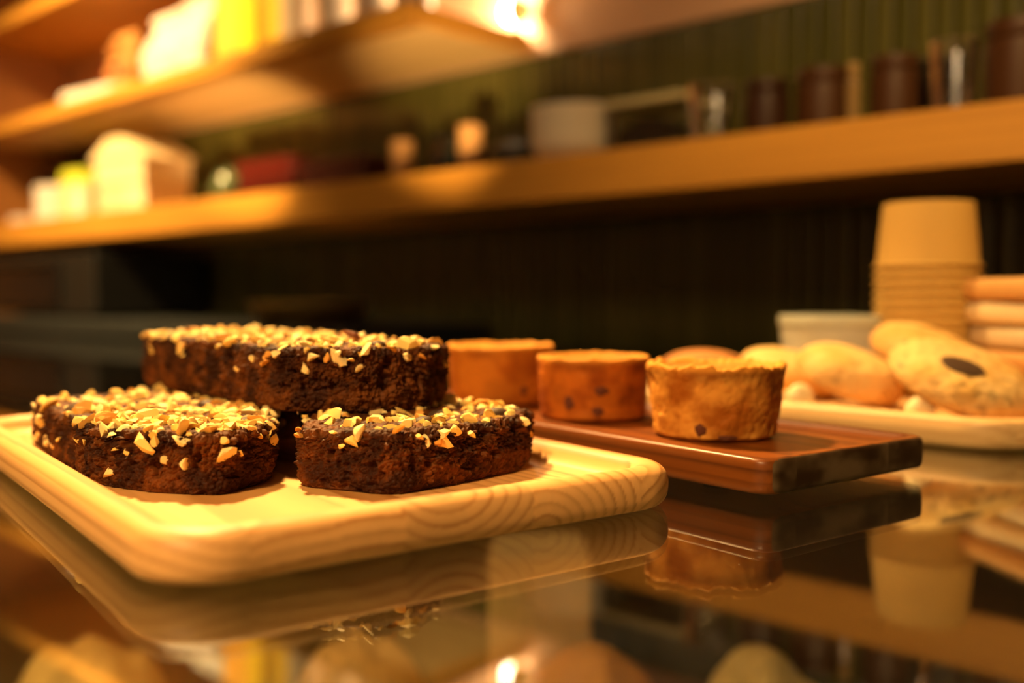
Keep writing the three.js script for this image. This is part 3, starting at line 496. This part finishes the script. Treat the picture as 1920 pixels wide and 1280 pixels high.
// ---------------------------------------------------------------- things on the long shelf
const SZ = -1.25;
const on = (name, label, category, x, z = SZ, turn = 0, group) => thing(name, label, category, [x, S1 - 0.0005, z], turn, group);
{
  let t = on('tin', 'low white round tin at the far left end of the long shelf', 'tin', -3.125); part('tin_body', lathe([[0.001, 0.027], [0.044, 0.027], [0.046, 0.025], [0.046, 0.001], [0.044, 0], [0.001, 0]], 40), M.white, t); part('lid', lathe([[0.001, 0.034], [0.044, 0.034], [0.0475, 0.032], [0.0475, 0.022], [0.0462, 0.022], [0.0462, 0.027], [0.001, 0.027]], 40), M.white, t);
  t = on('storage_box', 'dark brown box at the back of the long shelf behind the white canister', 'box', -3.09, -1.375, 0.05); part('box_body', box(0.20, 0.16, 0.11, 0.004), std([0.07, 0.03, 0.012], 0.7), t, [0, 0.08, 0]); part('lid', box(0.206, 0.03, 0.116, 0.004), std([0.08, 0.035, 0.014], 0.7), t, [0, 0.170, 0]);
  t = on('canister', 'white round canister left of the lime-topped carton', 'canister', -2.905, -1.24); part('canister_body', lathe([[0.001, 0.094], [0.046, 0.094], [0.05, 0.090], [0.05, 0.003], [0.047, 0], [0.001, 0]], 44), M.white, t); part('lid', lathe([[0.001, 0.112], [0.012, 0.112], [0.046, 0.108], [0.052, 0.104], [0.052, 0.092], [0.0503, 0.092], [0.0503, 0.094], [0.001, 0.094]], 44), M.white, t);
  t = on('carton', 'pale yellow carton with a lime green top beside the white canister', 'carton', -2.735, -1.26, 0.2);
  part('carton_body', box(0.125, 0.105, 0.09, 0.003), std([0.66, 0.56, 0.34], 0.6), t, [0, 0.053, 0]); part('carton_top', prism([[-0.0625, 0], [0.0625, 0], [0.045, 0.034], [-0.045, 0.034]], 0.09).translate(0, 0.106, 0), std([0.50, 0.58, 0.04], 0.6), t, [0, 0, 0], 'lime green carton top'); part('label_panel', box(0.05, 0.07, 0.002, 0.0005), M.white, t, [0.022, 0.05, 0.0458]);
  t = on('carton', 'lower pale carton carrying the wide gable-topped yellow one', 'carton', -2.40, -1.25, 0.12); part('carton_body', box(0.20, 0.072, 0.13, 0.003), std([0.66, 0.50, 0.34], 0.65), t, [0, 0.0365, 0]); part('sleeve', box(0.075, 0.0725, 0.1305, 0.002), std([0.70, 0.60, 0.44], 0.6), t, [0.055, 0.0367, 0.0003]);
  t = thing('gable_carton', 'wide pale yellow carton with a gabled top like a little house', 'carton', [-2.40, S1 + 0.0726, -1.25], 0.12); part('carton_body', box(0.205, 0.062, 0.14, 0.003), std([0.70, 0.58, 0.40], 0.6), t, [0, 0.031, 0]); part('gable', prism([[-0.118, 0], [0.118, 0], [0.11, 0.008], [0.02, 0.052], [-0.04, 0.052], [-0.11, 0.008]], 0.15).translate(0, 0.062, 0), std([0.74, 0.62, 0.40], 0.6), t);
  t = on('glazed_pot', 'round grey-green glazed pot left of the dark red box', 'pot', -2.0); part('pot_body', lathe([[0.001, 0], [0.026, 0], [0.038, 0.014], [0.043, 0.036], [0.037, 0.058], [0.029, 0.066], [0.032, 0.071], [0.030, 0.072], [0.026, 0.066], [0.034, 0.056], [0.040, 0.036], [0.034, 0.015], [0.001, 0.004]].reverse(), 44), phys([0.07, 0.10, 0.05], 0.15), t); part('lid', lathe([[0.001, 0.087], [0.006, 0.086], [0.007, 0.079], [0.029, 0.074], [0.030, 0.072], [0.001, 0.072]], 36), phys([0.07, 0.10, 0.05], 0.15), t);
  t = on('storage_box', 'dark red lacquered box on the long shelf', 'box', -1.80, -1.27); part('box_body', box(0.20, 0.058, 0.13, 0.004), phys([0.06, 0.004, 0.002], 0.4), t, [0, 0.029, 0]); part('lid', box(0.206, 0.024, 0.136, 0.004), phys([0.065, 0.004, 0.002], 0.4), t, [0, 0.0715, 0]);
  t = on('storage_box', 'blackish maroon box right of the dark red one', 'box', -1.575, -1.27); part('box_body', box(0.205, 0.045, 0.13, 0.004), phys([0.035, 0.004, 0.003], 0.4), t, [0, 0.0225, 0]); part('lid', box(0.211, 0.018, 0.136, 0.004), phys([0.04, 0.004, 0.003], 0.4), t, [0, 0.0545, 0]);
  const cup = (label, x, h, w, m) => { const q = on('beaker', label, 'beaker', x); part('beaker_body', lathe([[0.001, 0], [w * 0.8, 0], [w * 0.86, 0.003], [w, h - 0.002], [w - 0.001, h], [w - 0.003, h - 0.002], [w * 0.78, 0.005], [w * 0.4, 0.004], [0.001, 0.004]].reverse(), 40), m, q); part('band', lathe([[w * 0.93, h * 0.5], [w * 0.93 + 0.0012, h * 0.5 + 0.002], [w * 0.955 + 0.0012, h * 0.62 - 0.002], [w * 0.955, h * 0.62]].reverse(), 40), m, q); return q; };
  cup('small tan wooden beaker right of the maroon box', -1.415, 0.085, 0.022, M.tan);
  cup('slightly taller tan wooden beaker between the dark bottle and the black cup', -1.235, 0.093, 0.0225, M.tan);
  const bottle = (label, x, z, h, w, m) => { const q = on('bottle', label, 'bottle', x, z); part('bottle_body', lathe([[0.001, 0], [w - 0.002, 0], [w, 0.003], [w, h * 0.62], [w * 0.8, h * 0.72], [w * 0.4, h * 0.8], [w * 0.36, h * 0.93], [0.001, h * 0.93]], 36), m, q); part('cap', lathe([[0.001, h], [w * 0.42, h], [w * 0.44, h - 0.003], [w * 0.44, h * 0.9], [0.001, h * 0.9]], 24), M.black, q); return q; };
  bottle('squat dark brown bottle next to the small tan beaker', -1.34, -1.28, 0.088, 0.024, phys([0.03, 0.012, 0.004], 0.15));
  bottle('squat dark teal bottle just left of the taller tan beaker', -1.285, -1.26, 0.080, 0.020, phys([0.014, 0.028, 0.024], 0.15));
  t = on('teapot', 'black cast teapot left of the white bowl stack', 'teapot', -1.145, -1.27); part('pot_body', lathe([[0.001, 0], [0.03, 0], [0.05, 0.018], [0.052, 0.034], [0.04, 0.052], [0.001, 0.056]], 44), M.black, t); part('lid', lathe([[0.001, 0.072], [0.007, 0.070], [0.006, 0.063], [0.03, 0.058], [0.032, 0.054], [0.001, 0.054]], 32), M.black, t);
  part('handle', new THREE.TorusGeometry(0.022, 0.004, 10, 28, 4), M.black, t, [-0.055, 0.034, 0]); part('spout', new THREE.TubeGeometry(new THREE.CatmullRomCurve3([new THREE.Vector3(0.045, 0.022, 0), new THREE.Vector3(0.062, 0.03, 0), new THREE.Vector3(0.07, 0.05, 0)]), 14, 0.007, 12), M.black, t);
  // five stacked bowls
  const bowlShape = lathe([[0.001, 0], [0.034, 0], [0.035, 0.004], [0.058, 0.016], [0.068, 0.030], [0.070, 0.0375], [0.0685, 0.038], [0.066, 0.031], [0.056, 0.0185], [0.034, 0.007], [0.001, 0.006]].reverse(), 56);
  const b0 = thing('bowl', 'lowest white bowl of the stack on the long shelf', 'bowl', [-1.0, S1 - 0.0003, -1.245], 0, 'white bowls stacked on the long shelf'); part('bowl_body', bowlShape, M.ceramic, b0);
  ['second lowest white bowl of the stack on the long shelf', 'middle white bowl of the stack on the long shelf', 'second highest white bowl of the stack on the long shelf', 'topmost white bowl of the stack on the long shelf'].forEach((l, i) => dup(b0, [-1.0 + 0.0008 * (i % 2), S1 - 0.0003 + 0.0132 * (i + 1), -1.245], i, l));
  // a clear box with dark contents, and glasses
  t = on('clear_container', 'clear lidded container of dark chocolates between bowls and glass tumblers', 'container', -0.852, -1.275); const glassWall = (x, z, w, d) => part('clear_wall', box(w, 0.075, d, 0.0005), M.clear, t, [x, 0.0395, z]);
  glassWall(0, 0.0535, 0.13, 0.002); glassWall(0, -0.0535, 0.13, 0.002); glassWall(0.064, 0, 0.002, 0.104); glassWall(-0.064, 0, 0.002, 0.104); part('container_base', box(0.13, 0.002, 0.109, 0.0005), M.black, t, [0, 0.001, 0]);
  part('lid', box(0.136, 0.012, 0.115, 0.003), phys([0.42, 0.38, 0.22], 0.15), t, [0, 0.0832, 0], 'pale plastic lid');
  t = thing('loaf', 'dark brown loaf inside the clear lidded container', 'loaf', [-0.852, S1 + 0.0022, -1.275]); part('loaf_body', prism([[-0.052, 0], [0.052, 0], [0.056, 0.03], [0.045, 0.046], [0.015, 0.053], [-0.02, 0.052], [-0.046, 0.045], [-0.056, 0.03]], 0.088, 0.006), std([0.012, 0.006, 0.004], 0.7), t); part('glaze', prism([[-0.04, 0.045], [0.04, 0.045], [0.012, 0.056], [-0.018, 0.055]], 0.08, 0.002), std([0.015, 0.007, 0.004], 0.5), t);
  const tumbler = (label, x, z, h, w) => { const q = on('glass_tumbler', label, 'glass', x, z); part('glass_body', lathe([[0.001, 0], [w * 0.78, 0], [w * 0.82, 0.002], [w, h - 0.001], [w - 0.0007, h], [w - 0.0016, h - 0.001], [w * 0.76, 0.009], [w * 0.5, 0.007], [0.001, 0.007]].reverse(), 48), M.clear, q); return q; };
  tumbler('clear glass tumbler just left of the dark brown jars', -0.742, -1.235, 0.088, 0.036);
  tumbler('clear glass tumbler among the brown jars near the right end', -0.412, -1.225, 0.092, 0.029);
  const jar = (label, x, z, h, w, m) => { const q = on('jar', label, 'jar', x, z); part('jar_body', lathe([[0.001, 0], [w - 0.003, 0], [w, 0.004], [w, h * 0.76], [w - 0.004, h * 0.82], [0.001, h * 0.82]], 40), m, q); part('lid', lathe([[0.001, h], [w - 0.003, h], [w - 0.001, h - 0.002], [w - 0.001, h * 0.83], [w - 0.003, h * 0.82], [0.001, h * 0.82]], 40), m, q); return q; };
  const brown = phys([0.046, 0.017, 0.005], 0.45, { specularIntensity: 0.5 }), darkBrown = phys([0.028, 0.010, 0.004], 0.4, { specularIntensity: 0.5 });
  jar('leftmost dark brown jar right of the clear tumbler', -0.664, -1.245, 0.086, 0.031, darkBrown);
  jar('second dark brown jar from the left, beside the amber glint', -0.586, -1.25, 0.090, 0.035, brown);
  jar('reddish brown jar right of the amber vial', -0.492, -1.25, 0.092, 0.030, brown);
  jar('black narrow jar left of the tumbler at the right end', -0.452, -1.29, 0.092, 0.024, phys([0.010, 0.010, 0.008], 0.3));
  jar('brown jar at the right edge of the picture on the long shelf', -0.345, -1.235, 0.106, 0.036, brown);
  t = on('amber_vial', 'thin shiny amber glass vial between two brown jars', 'vial', -0.538, -1.235); part('vial_body', lathe([[0.001, 0], [0.0085, 0], [0.0095, 0.002], [0.0095, 0.066], [0.006, 0.074], [0.001, 0.075]], 28), phys([0.20, 0.13, 0.05], 0.08, { clearcoat: 1 }), t); part('cap', lathe([[0.001, 0.09], [0.007, 0.09], [0.0075, 0.088], [0.0075, 0.0735], [0.001, 0.0735]], 24), std([0.3, 0.2, 0.08], 0.3), t);
}

// ---------------------------------------------------------------- things on the upper shelf
const up = (name, label, category, x, z = SZ, turn = 0, group) => thing(name, label, category, [x, S2 + 0.0003, z], turn, group);
function pouch(w, h, d, m, t, fold = 0.02) {                 // a filled paper pouch: flat foot, full belly, pinched top
  const list = [], per = 80; const put = (a, b, y) => list.push(roundRect(a / 2, b / 2, Math.min(a, b) * 0.28, per).map(([x, z]) => [x + 0.002 * noise(x * 30, y * 30, 4), y, z + 0.003 * noise(x * 40, y * 25, z * 40)]));
  put(0.002, 0.002, 0); put(w * 0.92, d * 0.92, 0); for (let k = 0; k <= 24; k++) { const v = k / 24; put(w * (0.94 + 0.06 * Math.sin(v * 3)), Math.max(0.006, d * (1 - smooth(0.45, 1, v) * 0.93) * (0.94 + 0.1 * Math.sin(v * 3))), 0.002 + v * h); } put(0.002, 0.001, h + 0.002);
  part('pouch_body', rings(list), m, t); part('folded_top', box(w * 0.96, fold, 0.012, 0.003), m, t, [0, h + fold / 2 - 0.003, 0.002]);
}
{
  let t = up('coffee_bag', 'tan paper bag with a dark red band at the left of the upper shelf', 'bag', -2.45, -1.24); pouch(0.12, 0.155, 0.075, std([0.52, 0.26, 0.08], 0.75), t); part('label_band', box(0.112, 0.036, 0.004, 0.001), std([0.14, 0.012, 0.006], 0.6), t, [0, 0.072, 0.037], 'dark red label band'); part('upper_label', box(0.1, 0.03, 0.004, 0.001), std([0.30, 0.12, 0.03], 0.6), t, [0, 0.128, 0.026]);
  t = up('paper_bag', 'white paper bag with grey print standing left of the yellow box', 'bag', -2.235, -1.24); pouch(0.15, 0.165, 0.09, M.white, t); 
  t = up('paper_bag', 'second white paper bag with grey print, touching the yellow box', 'bag', -2.085, -1.235); pouch(0.13, 0.175, 0.09, M.white, t);
  { const leaf = lathe([[0.0001, 0.0006], [0.012, 0.0003], [0.013, 0]].reverse(), 24), grey = std([0.22, 0.21, 0.20], 0.7); leaf.rotateX(Math.PI / 2);
    for (const bag of scene.children.filter((o) => o.name.startsWith('paper_bag'))) for (const [x, y, z, s, r] of [[-0.028, 0.055, 0.0450, 1, 0.5], [0.022, 0.072, 0.0452, 0.8, -0.4], [0.004, 0.028, 0.0445, 0.7, 1.2]]) { const m = part('grey_print', leaf, grey, bag, [x, y, z], 'printed grey leaf'); m.scale.set(s, s * 0.5, 1); m.rotation.z = r; } }
  t = up('white_packet', 'low white packet lying before the tan bag on the upper shelf', 'packet', -2.52, -1.19, 0.1); part('packet_body', box(0.22, 0.034, 0.08, 0.012, 4), M.white, t, [0, 0.017, 0]); part('seam', box(0.2, 0.003, 0.004, 0.001), M.white, t, [0, 0.0345, 0]);
  t = up('carton', 'tall yellow box on the upper shelf with a brighter right part', 'carton', -1.905, -1.24); part('carton_body', box(0.105, 0.185, 0.075, 0.002), std([0.86, 0.46, 0.06], 0.55), t, [-0.02, 0.093, 0]); part('bright_panel', box(0.062, 0.187, 0.077, 0.002), std([0.92, 0.66, 0.02], 0.5), t, [0.053, 0.0938, 0.001], 'bright lemon yellow panel');
  const can = lathe([[0.001, 0], [0.018, 0], [0.027, 0.004], [0.033, 0.014], [0.034, 0.03], [0.034, 0.135], [0.030, 0.145], [0.001, 0.146]], 44), lid = lathe([[0.001, 0.165], [0.024, 0.165], [0.028, 0.161], [0.029, 0.145], [0.001, 0.145]], 40);
  const cream = phys([0.66, 0.56, 0.44], 0.3), teal = std([0.03, 0.13, 0.125], 0.5);
  const places = [['cream round-bottomed canister with teal strip next to the yellow box', -1.705], ['second cream canister with teal strip from the yellow box', -1.578], ['third cream canister with teal strip from the yellow box', -1.461], ['cream canister with teal strip nearest the end of the upper shelf', -1.350]];
  const c0 = up('canister', places[0][0], 'canister', places[0][1], -1.225, 0, 'cream canisters with teal strips'); part('canister_body', can, cream, c0); part('lid', lid, cream, c0); part('teal_label', box(0.012, 0.105, 0.014, 0.003), teal, c0, [-0.0345, 0.062, 0.006], 'teal strip on the left side');
  for (const [l, x] of places.slice(1)) dup(c0, [x, S2 + 0.0003, -1.225], 0, l);
}

// ---------------------------------------------------------------- seen dimly through the glass: things inside the counter
{
  const IY = FLOOR + 0.7405;
  let t = thing('paper_box', 'tan paper box standing inside the display counter under the pale tray', 'box', [-0.745, IY, -0.865], 0.75); part('box_body', box(0.115, 0.155, 0.08, 0.003), std([0.72, 0.44, 0.17], 0.7), t, [0, 0.078, 0]); part('flap', box(0.105, 0.018, 0.07, 0.003), std([0.66, 0.46, 0.23], 0.7), t, [0, 0.163, 0]);
  const loaf = (label, at, turn, w, h, d, c, salt) => { const q = thing('pastry', label, 'pastry', [at[0], IY, at[1]], turn); const list = [], put = (s, y) => list.push(roundRect(w / 2 * s, d / 2 * s, Math.min(w, d) * 0.42 * s, 96).map(([x, z]) => [x, y * (1 + 0.12 * noise(x * 40 + salt, 1, z * 40)), z])); put(0.01, 0); put(0.85, 0); for (let k = 1; k <= 14; k++) { const a = k / 14 * Math.PI / 2; put(Math.max(0.01, 0.85 + 0.15 * Math.sin(Math.min(1, a) * 1.57) - (1 - Math.cos(a))), h * Math.sin(a)); } part('pastry_crust', rings(list, (x, y, z) => { const m = smooth(-0.4, 0.5, fbm(x * 40 + salt, y * 40, z * 40)); return c.map((v) => v * lerp(0.8, 1.1, m)); }), M.crust, q); };
  loaf('orange-brown pastry seen through the glass at the bottom middle of the picture', [-0.62, -0.80], 0.3, 0.16, 0.09, 0.12, [0.62, 0.28, 0.07], 3);
  loaf('pale yellow pastry seen through the glass at the bottom right of the picture', [-0.46, -0.88], -0.5, 0.18, 0.10, 0.10, [0.82, 0.56, 0.22], 5);
  loaf('yellowish pastry seen through the glass at the bottom left corner', [-0.99, -0.45], 0.4, 0.18, 0.10, 0.13, [0.80, 0.50, 0.14], 8);
  loaf('small golden pastry seen through the glass left of the bottom middle one', [-0.82, -0.66], 0.1, 0.16, 0.09, 0.12, [0.66, 0.38, 0.12], 11);
}
shadows(scene);
renderer.render(scene, camera);
